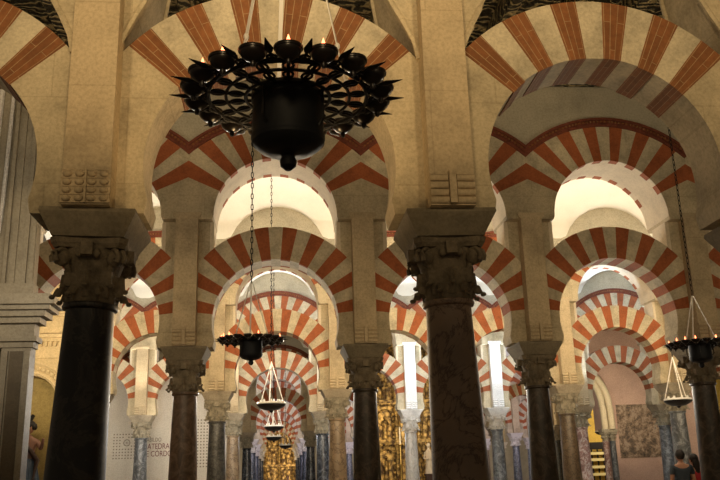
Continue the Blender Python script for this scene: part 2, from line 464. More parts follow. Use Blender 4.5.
def upper_arch_mesh(seed, red='redflat', white='vous', dashes=True):
    r = random.Random(seed); b = MBld(); mats = [M[white], M[red], M['soffit'], M['stone']]
    def outer(a):
        s, c = abs(math.sin(a)), math.cos(a)
        # ray from (0,UZ) to circle centre (0,TZ) radius TI
        d = UZ - TZ; B = c*d
        rr = -B + math.sqrt(B*B + TI*TI - d*d)
        return min(rr, 1.6/s if s > 1e-6 else 99)
    zc = TZ + math.sqrt(TI*TI-1.6*1.6); ca = math.atan2(1.6, zc-UZ)
    ed = [4.3, 12.6, 21.4, 30, 38.8, 47.5, 56.3, 65.3]
    segs = [(-4.3, 4.3, 0)] + [(ed[k], ed[k+1], 1 if k % 2 == 0 else 0) for k in range(7)]
    yy = .5
    def put(a0, a1, mi):
        cn = ca if rad(a0) < ca < rad(a1) else (-ca if rad(a0) < -ca < rad(a1) else None)
        dj = r.uniform(0, .006)
        if mi == 1:
            voussoir(b, UZ, UR, outer, a0, a1, -yy-dj, -yy+.14, 1, 3, cn, .004)
            voussoir(b, UZ, UR, outer, a0, a1, -yy+.14, yy-.14, 2, 3, cn, 0)
            voussoir(b, UZ, UR, outer, a0, a1, yy-.14, yy+dj, 1, 3, cn, .004)
        else:
            voussoir(b, UZ, UR, outer, a0, a1, -yy-dj, -yy+.02, 0, 3, cn, 0)
            voussoir(b, UZ, UR, outer, a0, a1, -yy+.02, yy, 2, 3, cn, 0)
    for a0, a1, mi in segs:
        put(a0, a1, mi)
        if a0 > 0: put(-a1, -a0, mi)
    for sg in (-1, 1):
        for ya, yb, mi in ((-yy, -yy+.02, 3), (-yy+.02, yy, 2)):
            n = 5
            for k in range(n):
                a0, a1 = rad(65.3+24.7*k/n), rad(65.3+24.7*(k+1)/n)
                q = [(sg*UR*math.sin(a0), UZ+UR*math.cos(a0)), (sg*1.6, UZ+1.6/math.tan(a0)), (sg*1.6, UZ+1.6/math.tan(a1)), (sg*UR*math.sin(a1), UZ+UR*math.cos(a1))]
                if sg < 0: q = q[::-1]
                b.prism(q, ya, yb, mi)
            if mi == 3:
                ex = [(x, LZ+math.sqrt(LO*LO-x*x)-.005) for x in (UR, 1.2, 1.28, 1.36, 1.42)] + [(1.6, 5.38)]
                for k in range(len(ex)-1):
                    (xa, za), (xb, zb) = ex[k], ex[k+1]
                    q = [(sg*xa, UZ-.06), (sg*xb, UZ-.06), (sg*xb, zb), (sg*xa, za)]
                    b.prism(q if sg > 0 else q[::-1], -.285, .285, 2 if k == 0 else 3)
                q = [(sg*(UR+.0), UZ), (sg*1.6, UZ), (sg*1.6, UZ-.06), (sg*(UR+.02), UZ-.06)]
                b.prism(q if sg > 0 else q[::-1], -.5, .5, 3)
    return b.mesh('upper_arch', mats)
def molding_mesh(sy):
    b = MBld(); a = math.asin(1.6/TO); n = 28
    for (R0, R1, yo) in ((TI-.005, TI+.05, .53), (TI+.05, TI+.11, .55), (TI+.11, TO, .585)):
        for k in range(n):
            t0, t1 = -1+2*k/n, -1+2*(k+1)/n
            def pt(R, t):
                t *= math.asin(1.6/R)
                return (R*math.sin(t), TZ+R*math.cos(t))
            for y0, y1 in (((-yo, -.44),) if sy < 0 else ((.44, yo),)):
                b.prism([pt(R0,t0), pt(R1,t0), pt(R1,t1), pt(R0,t1)], y0, y1, 0)
    m = 46      # dentils
    for k in range(m):
        t = -a + 2*a*(k+.5)/m; R = TI+.08; x, z = R*math.sin(t), TZ+R*math.cos(t)
        if abs(x) > 1.55: continue
        if True:
            d = .018
            b.prism([(x-d,z-d),(x-d,z+d),(x+d,z+d),(x+d,z-d)], min(sy*.55, sy*.575), max(sy*.55, sy*.575), 1)
    return b.mesh('brick_molding', [M['maroon'], M['red']])
low_me = {'brick': lower_arch_mesh(1, nb=6, jit=.02), 'brick2': lower_arch_mesh(2, nb=6, jit=.015), 'flat': lower_arch_mesh(3, 'redflat', True), 'dash': lower_arch_mesh(4, 'redflat', False)}
up_me = [upper_arch_mesh(5), upper_arch_mesh(6)]
mold_me = [molding_mesh(-1), molding_mesh(1)]

def bayname(k, j): return f'{ORD[k]} bay from the left of the {ROW[j]} arcade'
def lower_arch(i, j, kind, label, dx=0):
    o = obj('lower_arch', low_me[kind], None, (colx(i)+S/2+dx, rowy(j), 0))
    return tagit(o, label, 'arch', f'lower arches of the {ROW[j]} arcade', 'thing')
def upper_arch(i, j, label):
    o = obj('upper_arch', up_me[(i+j) % 2], None, (colx(i)+S/2, rowy(j), 0))
    tagit(o, label, 'arch', f'upper arches of the {ROW[j]} arcade', 'thing')
    for mm_ in mold_me: obj('brick_molding', mm_, o)
    return o
def upper_wall(j, i0, i1, top):
    b = MBld()
    for i in range(i0, i1):
        cx = colx(i)+S/2; n = 20
        for k in range(n):
            xa, xb = -1.6+3.2*k/n, -1.6+3.2*(k+1)/n
            za, zb = [TZ+math.sqrt((TO-.03)**2-x*x) for x in (xa, xb)]
            b.prism([(cx+xa, za), (cx+xa, top), (cx+xb, top), (cx+xb, zb)], rowy(j)-.44, rowy(j)+.44, 0)
    o = obj(f'wall_arcade_{ROW[j]}', b.mesh('wall', [M['wall']])); o['kind'] = 'structure'
    tagit(o, f'plastered wall above the upper arches of the {ROW[j]} arcade')

# row contents: (first column, last column), arches between them
COLS = {0: range(-1, 3), 1: range(-1, 5), 2: range(-1, 6), 3: range(-2, 7), 4: range(-2, 8), 5: range(-1, 8), 6: range(-1, 8), 7: range(-1, 7), 8: range(-1, 7)}
SH = {(0,-1):'black',(0,0):'black',(0,1):'breccia',(0,2):'darkbrown',
      (1,-1):'black',(1,0):'brown',(1,1):'darkbrown',(1,2):'darkbrown',(1,3):'darkbrown',(1,4):'darkbrown',
      (2,-1):'grey',(2,0):'darkgrey',(2,1):'tan',(2,2):'darkgrey',(2,3):'spotted',(2,4):'grey',(2,5):'grey',
      (3,-2):'grey',(3,-1):'grey',(3,0):'tan',(3,1):'bluedark',(3,2):'white',(3,3):'grey',(3,4):'redm',(3,5):'grey',(3,6):'grey'}
LOOK = {'black':'black veined','breccia':'red-brown breccia','darkbrown':'blackish brown','brown':'dark red-brown','grey':'blue-grey','darkgrey':'dark grey','tan':'tan mottled','spotted':'brown spotted','white':'white','redm':'rose and white','bluedark':'dark blue-tinted'}

SKIP_COL = [(4, 6), (4, 7), (5, -1), (5, 3), (5, 7), (6, -1), (6, 3), (6, 4), (6, 7), (7, -1), (7, 2), (7, 3), (7, 4), (7, 5), (8, -1), (8, 3), (8, 4), (8, 5), (8, 6)]
SKIP_LOW = [(4, -1), (4, 2), (4, 5), (4, 6), (5, -1), (5, 2), (5, 3), (5, 6), (6, -1), (6, 2), (6, 3), (6, 4), (6, 6), (7, -1), (7, 1), (7, 2), (7, 3), (7, 4), (7, 5), (8, -1), (8, 2), (8, 3), (8, 4), (8, 5)]
SKIP_UP = [(4, -1), (4, 1), (4, 2), (4, 4), (4, 5), (4, 6), (5, -1), (5, 2), (5, 3), (5, 6), (6, -1), (6, 1), (6, 2), (6, 3), (6, 4), (6, 6), (7, -1), (7, 0), (7, 1), (7, 2), (7, 3), (7, 4), (7, 5), (8, -1), (8, 0), (8, 1), (8, 2), (8, 3), (8, 4), (8, 5)]
near_col = {
 (0,0): 'thick black veined marble column with a dark carved capital, nearest on the left',
 (0,1): 'thick red-brown breccia column of the front row, right of the big chandelier',
}
near_pier = {
 (0,0): 'tan stone pier with a panel of sixteen round carved knobs, above the black front column',
 (0,1): 'tan stone pier with rolled corbels, above the red-brown breccia front column',
}
KN = ('first','second','third','fourth','fifth','sixth','seventh','eighth','ninth','tenth')
for j, cols in COLS.items():
    cols = [i for i in cols if (j, i) not in SKIP_COL]
    for n, i in enumerate(cols):
        sh = SH.get((j, i)) or ('bluedark' if i in (0, 1) else ('grey', 'tan', 'redm', 'darkgrey')[(i*3+j) % 4])  # far central shafts: blue light on them put into the marble colour
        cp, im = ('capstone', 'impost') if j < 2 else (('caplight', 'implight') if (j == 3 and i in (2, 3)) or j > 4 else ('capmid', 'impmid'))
        where = f'{KN[n]} from the left in the {ROW[j]} arcade'
        dx = .035 if (j, i) == (0, 0) else 0
        t_ = column(i, j, sh, cp, im, near_col.get((j, i), f'{LOOK[sh]} marble column, {where}'), dx)
        if (j, i) in ((0, 0), (0, 1)):      # the two front shafts lean slightly
            ln = -.11 if i == 0 else .06
            t_.location.x += ln; t_.rotation_euler.y = math.atan(-ln/3.6)
        pm = M['palewall'] if j == 3 and i in (2, 3) else None
        tone = 'white' if pm else ('tan' if j in (0, 2) else 'grey-brown')
        pier(i, j, 'knobs' if (j, i) == (0, 0) else 'rolls', near_pier.get((j, i), f'{tone} stone pier above its column, {where}'), dx, pm)
LOW = {j: range(min(c), max(c)) for j, c in COLS.items()}
for j, rng in LOW.items():
    lows = [i for i in rng if (j, i) not in SKIP_LOW]
    for n, i in enumerate(lows):
        kind = 'brick' if j == 0 and i != 1 else ('brick2' if j == 0 else ('dash' if (i+j) % 2 and i < 2 else 'flat'))
        w = {'brick': 'rough brick and cream stone', 'brick2': 'brick and cream stone', 'dash': 'red and cream striped', 'flat': 'red and cream striped'}[kind]
        lab = f'{w} lower horseshoe arch, {KN[n]} from the left in the {ROW[j]} arcade'
        if j == 0: lab = {-1: 'brick and cream lower arch cut off by the top left corner, nearest arcade', 0: 'rough brick and cream lower arch behind the big chandelier, nearest arcade', 1: 'brick and cream lower arch at the top right, nearest arcade'}[i]
        lower_arch(i, j, kind, lab, -.05 if (j, i) == (0, 1) else 0)
    if j == 0: continue
    ups = [i for i in rng if (j, i) not in SKIP_UP]
    for n, i in enumerate(ups):
        upper_arch(i, j, f'striped upper arch with dark red molding, {KN[n]} from the left in the {ROW[j]} arcade')
    upper_wall(j, min(rng), max(rng)+1, 9.3 if j == 1 else 10.2)

# nearest arcade: plain scalloped stone arches carried above the brick ones
prof = [(1.40,5.40),(1.36,5.58),(1.27,5.78),(1.18,5.95),(1.10,6.12),(1.06,6.4),(1.02,6.75),(.85,7.1),(.5,7.35),(0,7.45)]
for i, lab in ((-1, 'plain stone upper arch above the cut-off top left arch, nearest arcade'), (0, 'plain stone upper arch over the big chandelier, nearest arcade'), (1, 'plain stone upper arch at the top right corner, nearest arcade')):
    b = MBld()
    for sg in (-1, 1):
        p = [(1.6, 5.40)] + prof
        for k in range(len(p)-1):
            (xa, za), (xb, zb) = p[k], p[k+1]
            q = [(sg*xa, za), (sg*xa, 8.95), (sg*xb, 8.95), (sg*xb, zb)]
            b.prism(q if sg > 0 else q[::-1], -.33, .33, 0)
        pts = [(sg*x, -.33, z) for x, z in prof]
        b.tube(pts, .03, 6); b.tube([(x, .33, z) for x, _, z in pts], .03, 6)
    o = obj('upper_arch', b.mesh('upper_arch', [M['stone']]), None, (colx(i)+S/2, YA, 0))
    tagit(o, lab, 'arch', 'upper arches of the nearest arcade', 'thing')

# ------------------------------------------------------------------ ceilings
def flat_ceiling(name, y0, y1, x0, x1, z):
    b = MBld(); b.box(x0, x1, y0, y1, z, z+.2)
    o = obj(name, b.mesh(name, [M['wood']])); o['kind'] = 'structure'; tagit(o, 'dark carved cedar ceiling')
    b = MBld()
    y = y0 + .3
    n = int((x1-x0)/1.07)
    for k in range(n+1):
        x = x0 + k*1.07; b.box(x-.13, x+.13, y0, y1, z-.28, z)
        b.box(x-.09, x+.09, y0, y1, z-.34, z-.28)
    for yy in (y0+.02, y1-.3): b.box(x0, x1, yy, yy+.28, z-.36, z)
    obj('ceiling_beam', b.mesh('ceiling_beam', [M['wood']]), o)
flat_ceiling('ceiling', YA+.5, YA+DY-.5, -9, 16, 9.3)
flat_ceiling('ceiling', -3.5, YA-.5, -9, 16, 8.9)
def vault(j, i0, i1, m='vault', skip=None):
    y0, y1 = rowy(j)+.44, rowy(j+1)-.44; yc, hy = (y0+y1)/2, (y1-y0)/2
    x0, x1 = colx(i0), colx(i1)
    nx, ny = int((x1-x0)/.16), 40
    b = MBld(); v = []
    for a in range(nx+1):
        x = x0+(x1-x0)*a/nx
        dx = ((x-X0) % S) - S/2
        lun = 7.6+math.sqrt(max(0, 1.38**2-dx*dx))
        for c in range(ny+1):
            y = yc-hy*math.cos(PI*c/ny)
            bar = 8.05+2.1*math.sqrt(max(0, 1-((y-yc)/hy)**2))
            v.append((x, y, max(bar, lun)))
    ids = b.verts(v)
    for a in range(nx):
        for c in range(ny):
            p = a*(ny+1)+c; b.face((ids[p], ids[p+1], ids[p+ny+2], ids[p+ny+1]))
    o = obj('ceiling', b.mesh('ceiling', [M[m]], True)); o['kind'] = 'structure'; tagit(o, 'white plastered barrel vault with lunettes over the arches')
    return o
for j in range(1, 8): vault(j, -2, 8)

# floor and outer walls
b = MBld(); b.box(-16, 30, -4, 82, -.2, 0)
fl = obj('floor', b.mesh('floor', [marble('beige marble floor', (.42,.34,.26), (.3,.24,.18), 1.2, .3)])); fl['kind'] = 'structure'
def wallbox(name, m, x0,x1,y0,y1,z0,z1, lab=None):
    b = MBld(); b.box(x0,x1,y0,y1,z0,z1); o = obj(name, b.mesh(name, [m])); o['kind'] = 'structure'
    if lab: tagit(o, lab)
    return o
wallbox('wall_back', M['wall'], -16, 30, 80, 80.4, 0, 10.5)
wallbox('wall_right', M['wall'], 29.7, 30, -4, 80, 0, 10.5)
wallbox('wall_left', M['wall'], -16, -15.7, 20, 80, 0, 10.5)

# ------------------------------------------------------------------ chapel front on the left between the first two arcades
grey_marble = stone('grey chapel marble', (.40, .355, .27), var=.1, scale=2.5, rough=.5)
dark_marble = stone('dark olive chapel marble', (.13, .10, .06), var=.15, scale=3, rough=.45)
b = MBld()
CX, CY = -3.42, 11.9     # right edge and face
def moldings(b, x0, x1, y0, y1, zs):
    for (z0, z1, d) in zs: b.box(x0-d, x1+d, y0-d, y1, z0, z1)
pt = empty('chapel_portal', (CX-.5, CY, 0)); tagit(pt, 'grey and olive marble chapel front at the far left, with heavy cornice', 'chapel front')
def ch(o): o.location = (-(CX-.5), -CY, 0); return o
b.box(CX-.42, CX-.02, CY, CY+.22, 0, 3.45, 0); b.box(CX-.5, CX+.03, CY-.04, CY+.26, 0, .5, 0)
for x in (CX-.40, CX-.10): b.box(x, x+.08, CY-.045, CY, .6, 3.4, 0)
b.box(CX-.30, CX-.12, CY-.01, CY, .6, 3.4, 1)
b.box(CX-1.5, CX-.42, CY+.12, CY+.22, 0, 3.5, 1)
ch(obj('lower_pilaster', b.mesh('lower_pilaster', [grey_marble, dark_marble]), pt))
b = MBld()
moldings(b, CX-1.5, CX-.02, CY, CY+.22, ((3.45,3.53,.03),(3.53,3.60,.08),(3.60,3.78,.03),(3.78,3.86,.12),(3.86,3.94,.20),(3.94,4.00,.28),(4.00,4.1,.36),(4.1,4.16,.28)))
ch(obj('cornice', b.mesh('cornice', [grey_marble]), pt))
b = MBld()
b.box(CX-.50, CX-.08, CY+.04, CY+.22, 4.16, 7.6, 0)
for x, w, d in ((CX-.50,.05,.06),(CX-.41,.07,.03),(CX-.24,.06,.05),(CX-.14,.05,.03)): b.box(x, x+w, CY+.04-d, CY+.04, 4.3, 7.5, 0)
b.box(CX-.52, CX-.05, CY-.04, CY+.22, 4.16, 4.36, 0)
b.box(CX-1.5, CX-.50, CY+.14, CY+.22, 4.16, 7.6, 0)
ch(obj('upper_pilaster', b.mesh('upper_pilaster', [grey_marble]), pt))
b = MBld()
for x_, w_ in ((CX-.62, .030), (CX-.80, .045)):
    b.tube([(x_+.02, CY+.10, 7.4), (x_+.0, CY+.10, 5.6), (x_-.02, CY+.10, 5.1), (x_-.09, CY+.09, 4.85), (x_-.16, CY+.08, 4.72)], w_, 8)
b.ball((CX-.86, CY+.05, 4.66), .10, .07, .09, 12, 8); b.ball((CX-.86, CY+.05, 4.54), .06, .05, .06, 10, 6)
ch(obj('scroll_molding', b.mesh('scroll_molding', [M['palewall']], True), pt))

# cream chapel facade behind, with frieze, arch and niche
CF = 19.3
cream = stone('warm cream facade plaster', (.62, .50, .30), var=.1, scale=3)
cf = empty('chapel_facade', (-5.2, CF, 0)); tagit(cf, 'cream chapel facade with dentil frieze and arched niche, behind the black front column', 'chapel facade')
def cfo(n, b, mats, sm=False):
    o = obj(n, b.mesh(n, mats, sm), cf); o.location = (5.2, -CF, 0); return o
b = MBld()
nx0, nx1 = -6.4, -4.2; ac = -5.55; ar = .62; az = 3.35
n = 16
for k in range(n):
    xa, xb = ac-ar+2*ar*k/n, ac-ar+2*ar*(k+1)/n
    za, zb = [az+math.sqrt(max(0, ar*ar-(x-ac)**2)) for x in (xa, xb)]
    b.prism([(xa, za), (xa, 6.4), (xb, 6.4), (xb, zb)], CF, CF+.5, 0)
b.box(-8, ac-ar, CF, CF+.5, 0, 6.4); b.box(ac+ar, -4.75, CF, CF+.5, 0, 6.4)
cfo('facade_wall', b, [cream])
b = MBld(); b.box(ac-ar-.1, ac+ar+.1, CF+.5, CF+.6, 0, 4.2)
cfo('niche_back', b, [stone('olive yellow niche plaster', (.42,.33,.13), var=.15, scale=3)])
b = MBld()
for (z0, z1, d) in ((4.35,4.42,.06),(4.42,4.6,.02),(4.72,4.80,.10),(4.80,4.88,.16),(5.3,5.36,.05)): b.box(-8, -4.75, CF-d, CF, z0, z1)
for k in range(30): b.box(-7.9+k*.105, -7.85+k*.105, CF-.08, CF, 4.62, 4.72)
cfo('dentil_frieze', b, [cream])
b = MBld()
for R_, d in ((ar+.05,.05),(ar+.28,.05)): b.tube([(ac+R_*math.cos(t), CF-.02, az+R_*math.sin(t)) for t in [PI*k/24 for k in range(25)]], .04, 6)
for k in range(22):
    t = PI*(k+.5)/22; R_ = ar+.165
    b.ball((ac+R_*math.cos(t), CF-.02, az+R_*math.sin(t)), .055, .04, .055, 8, 5)
    b.ball((ac+(R_+.03)*math.cos(t+.06), CF-.02, az+(R_+.03)*math.sin(t+.06)), .025, .03, .03, 6, 4)
cfo('arch_ornament', b, [cream], True)

# ------------------------------------------------------------------ figures
def skinned(name, joints, edges, material, parent, root=0, sub=2):
    me = bpy.data.meshes.new(name); me.from_pydata([j[:3] for j in joints], edges, [])
    me.materials.append(material)
    o = bpy.data.objects.new(name, me); C.objects.link(o)
    if parent: o.parent = parent
    sk = o.modifiers.new('skin', 'SKIN'); sk.use_smooth_shade = True
    ss = o.modifiers.new('sub', 'SUBSURF'); ss.levels = sub; ss.render_levels = sub
    for k, j in enumerate(joints):
        r = j[3]; ry = j[4] if len(j) > 4 else r
        me.skin_vertices[0].data[k].radius = (r, ry); me.skin_vertices[0].data[k].use_root = (k == root)
    return o
skin_m = plain('skin', (.42,.22,.14), .55); hair_m = plain('dark hair', (.012,.008,.006), .6, bn=30)
def person(x, y, rz, h, label, shirt, trousers, long_hair=False, arm_up=False):
    k = h/1.75
    t = empty('person', (x, y, 0), rz); t.scale = (k, k, k); tagit(t, label, 'person')
    # facing -y; joints: x, y, z, radius
    J = [(0,0,.94,.14,.11),(0,.01,1.12,.135,.10),(0,.01,1.30,.15,.11),(0,.01,1.42,.13,.09),(0,0,1.50,.055),(0,-.01,1.56,.055),
         (.17,.01,1.42,.06),(.22,.02,1.18,.045),(.23,-.06 if not arm_up else -.2,.96 if not arm_up else 1.25,.035),(.23,-.10 if not arm_up else -.34,.86 if not arm_up else 1.36,.03),
         (-.17,.01,1.42,.06),(-.22,.02,1.18,.045),(-.23,-.06,.96,.035),(-.23,-.10,.86,.03),
         (.09,0,.88,.095),(.10,-.01,.50,.065),(.10,.02,.10,.045),(.11,-.13,.04,.04),
         (-.09,0,.88,.095),(-.10,-.01,.50,.065),(-.10,.02,.10,.045),(-.11,-.13,.04,.04)]
    Ed = [(0,1),(1,2),(2,3),(3,4),(4,5),(3,6),(6,7),(7,8),(8,9),(3,10),(10,11),(11,12),(12,13),(0,14),(14,15),(15,16),(16,17),(0,18),(18,19),(19,20),(20,21)]
    skinned('body', J, Ed, skin_m, t)
    b = MBld(); b.ball((0,-.01,1.645), .077, .098, .118, 18, 12)
    b.ball((0,-.108,1.635), .012,.018,.022, 8, 6)
    for s in (-1,1): b.ball((s*.078,0,1.64), .012,.02,.03, 8, 6); b.ball((s*.03,-.096,1.66), .012,.008,.008, 8, 6)
    b.ball((0,-.098,1.595), .025,.01,.007, 8, 6)
    obj('head', b.mesh('head', [skin_m], True), t)
    b = MBld(); b.ball((0,.018,1.672), .092, .105, .112, 18, 12)
    if long_hair:
        b.ball((0,.07,1.56), .085, .06, .17, 14, 10); b.ball((0,.08,1.46), .07, .045, .14, 12, 8)
    obj('hair', b.mesh('hair', [hair_m], True), t)
    JS = [(0,0,.92,.155,.125),(0,.01,1.12,.15,.115),(0,.01,1.30,.165,.125),(0,.01,1.43,.14,.10),(.17,.01,1.42,.075),(.215,.02,1.26,.06),(-.17,.01,1.42,.075),(-.215,.02,1.26,.06)]
    skinned('shirt', JS, [(0,1),(1,2),(2,3),(3,4),(4,5),(3,6),(6,7)], shirt, t)
    JT = [(0,0,.93,.15,.12),(.09,0,.86,.11),(.10,-.01,.50,.08),(.10,.02,.12,.065),(-.09,0,.86,.11),(-.10,-.01,.50,.08),(-.10,.02,.12,.065)]
    skinned('trousers', JT, [(0,1),(1,2),(2,3),(0,4),(4,5),(5,6)], trousers, t)
    # hands
    for s in (-1, 1):
        base = (s*.23, -.10, .86) if not (arm_up and s > 0) else (.23, -.34, 1.36)
        b = MBld()
        up = arm_up and s > 0
        d = Vector((0,-.25,-1)).normalized() if not up else Vector((0,-.6,.8)).normalized()
        p0 = Vector(base)
        b.tube([p0 - d*.01, p0 + d*.03, p0 + d*.075], .03, 8, rs=[.024,.036,.034])
        for q in range(4):
            off = Vector((0, 0, 0)) + Vector((0, 1, 0)).cross(d).cross(d)*0 + Vector((0, (-.026+.0175*q), 0))
            L = (.062,.074,.068,.052)[q]
            s0 = p0 + d*.07 + off; b.tube([s0, s0 + d*L*.5 + Vector((-s*.006,0,0)), s0 + d*L + Vector((-s*.02,0,0))], .008, 6)
        th = p0 + d*.025 + Vector((0,-.03,0)); b.tube([th, th + d*.03 + Vector((-s*.01,-.02,0)), th + d*.055 + Vector((-s*.02,-.022,0))], .009, 6)
        obj('hand', b.mesh('hand', [skin_m], True), t)
    return t
person(9.14, 19.0, PI*.96, 1.96, 'man in a dark teal shirt, seen from behind near the lower right corner', plain('dark teal shirt', (.035,.05,.07), .8), plain('dark jeans', (.03,.03,.05), .8))
person(9.50, 19.1, PI*1.08, 1.86, 'woman in a red top with long dark hair, beside the man in teal', plain('red top', (.35,.012,.02), .8), plain('dark trousers', (.03,.03,.03), .8), True)
person(.52, 60, 0, 1.75, 'person in pale clothes before the far gilded altar', plain('pale blue shirt', (.7,.8,.9), .8), plain('pale trousers', (.5,.5,.55), .8))

# painted statue on a plinth in the chapel niche
st = empty('angel_statue', (-5.30, 18.7, 0)); tagit(st, 'painted statue in a blue skirt standing before the cream niche, left of the black column', 'statue')
b = MBld(); b.box(-.35,.35,-.3,.3,0,1.1); b.frustum(.42,.37,1.1,.36,.31,1.2); b.box(-.4,.4,-.35,.35,0,.15)
obj('plinth', b.mesh('plinth', [grey_marble]), st)
J = [(0,0,2.08,.15,.12),(0,0,2.3,.13,.10),(0,0,2.48,.15,.11),(0,0,2.6,.06),(0,0,2.66,.05),(.17,0,2.5,.06),(.27,-.05,2.34,.045),(.33,-.2,2.46,.035),(.36,-.25,2.56,.03),(-.17,0,2.5,.06),(-.25,-.05,2.3,.045),(-.2,-.2,2.15,.035)]
sb = skinned('body', J, [(0,1),(1,2),(2,3),(3,4),(2,5),(5,6),(6,7),(7,8),(2,9),(9,10),(10,11)], plain('pinkish painted robe', (.30,.16,.12), .6), st)
b = MBld(); b.ball((0,-.01,2.79), .085,.10,.125, 14, 10); b.ball((0,-.115,2.78), .013,.018,.022, 6, 5)
obj('head', b.mesh('head', [skin_m], True), st)
b = MBld(); b.ball((0,.02,2.83), .11,.12,.12, 14, 10)
for k in range(9): a = 2*PI*k/9; b.ball((.10*math.cos(a), .03+.10*math.sin(a), 2.80+.03*(k%2)), .045,.045,.06, 8, 6)
for k in range(5): b.tube([(0,0,2.9), (.1*math.sin(-.8+k*.4), 0, 3.05+.02*(k%2))], .022, 6)
obj('hair', b.mesh('hair', [hair_m], True), st)
b = MBld()
b.lathe([(.16,2.15),(.19,2.05),(.23,1.8),(.27,1.5),(.31,1.22),(.30,1.2)], 20)
for k in range(12): a = 2*PI*k/12; b.tube([(.17*math.cos(a),.17*math.sin(a),2.12),(.24*math.cos(a),.24*math.sin(a),1.75),(.31*math.cos(a),.31*math.sin(a),1.23)], .02, 6, rs=[.01,.022,.03])
obj('skirt', b.mesh('skirt', [plain('blue painted skirt', (.08,.13,.22), .55, bn=4)], True), st)
b = MBld(); b.tube([(-.1,-.13,2.5),(.1,-.17,2.3),(.22,-.1,2.1),(.2,-.25,1.7)], .05, 8, rs=[.03,.05,.06,.03])
obj('sash', b.mesh('sash', [plain('dark brown sash', (.05,.025,.02), .6)], True), st)

# ------------------------------------------------------------------ white screen wall with lettering
PY = 31.6
screen_m = stone('off white screen panel', (.60,.56,.50), var=.03, scale=.6, bs=.05)
wallbox('wall_screen', screen_m, -7.2, -1.75, PY, PY+.15, 0, 5.6, 'off-white screen wall carrying dark red lettering and dotted squares')
def text(name, s, x, z, size, m, sx=1):
    c = bpy.data.curves.new(name, 'FONT'); c.body = s; c.size = size; c.extrude = .004; c.align_x = 'LEFT'
    c.materials.append(m)
    tmp = bpy.data.objects.new(name, c); C.objects.link(tmp); bpy.context.view_layer.update()
    me = bpy.data.meshes.new_from_object(tmp.evaluated_get(bpy.context.evaluated_depsgraph_get())); bpy.data.objects.remove(tmp)
    o = bpy.data.objects.new(name, me); C.objects.link(o); o.location = (x, PY-.012, z); o.rotation_euler = (PI/2, 0, 0); o.scale = (sx, 1, 1)
    return o
ink = plain('dark red ink', (.12,.015,.02), .7); gink = plain('grey brown ink', (.16,.13,.10), .7)
sg = empty('wall_lettering', (-4.6, PY, 2.7)); tagit(sg, 'dark red capital lettering of the cathedral chapter on the off-white screen wall', 'lettering')
for s, z, size, m, x in (('CABILDO', 3.02, .20, gink, -4.92), ('CATEDRAL', 2.76, .28, ink, -4.93), ('DE CÓRDOBA', 2.50, .28, ink, -4.98)):
    o = text('text_line', s, x, z, size, m, .74); o.parent = sg; o.location = (x+4.6, -.012, z-2.7)
def dots(x0, x1, z0, z1, step, r, label, hole=None):
    b = MBld()
    nx = int((x1-x0)/step); nz = int((z1-z0)/step)
    for a in range(nx+1):
        for c in range(nz+1):
            x, z = x0+a*step, z0+c*step
            if hole and math.hypot(x-hole[0], z-hole[1]) < hole[2]: continue
            b.prism([(x-r,z-r),(x-r,z+r),(x+r,z+r),(x+r,z-r)], PY-.012, PY, 0)
    b.box(x0-.06, x1+.06, PY-.006, PY, z0-.06, z1+.06, 1)
    if hole:
        b.tube([(hole[0]+.11*math.cos(2*PI*k/20), PY-.01, hole[1]+.11*math.sin(2*PI*k/20)) for k in range(20)], .014, 5, closed=True)
        b.ball((hole[0], PY-.01, hole[1]), .025)
    o = obj('dot_pattern', b.mesh('dot_pattern', [gink, screen_m])); tagit(o, label, 'emblem', 'dotted emblems on the screen wall')
dots(-5.98, -5.12, 2.46, 3.32, .105, .022, 'dotted square with a small ring, left of the lettering on the screen wall', (-5.52, 3.0, .2))
dots(-3.1, -2.35, 2.1, 3.75, .11, .024, 'tall dotted field right of the lettering on the screen wall')

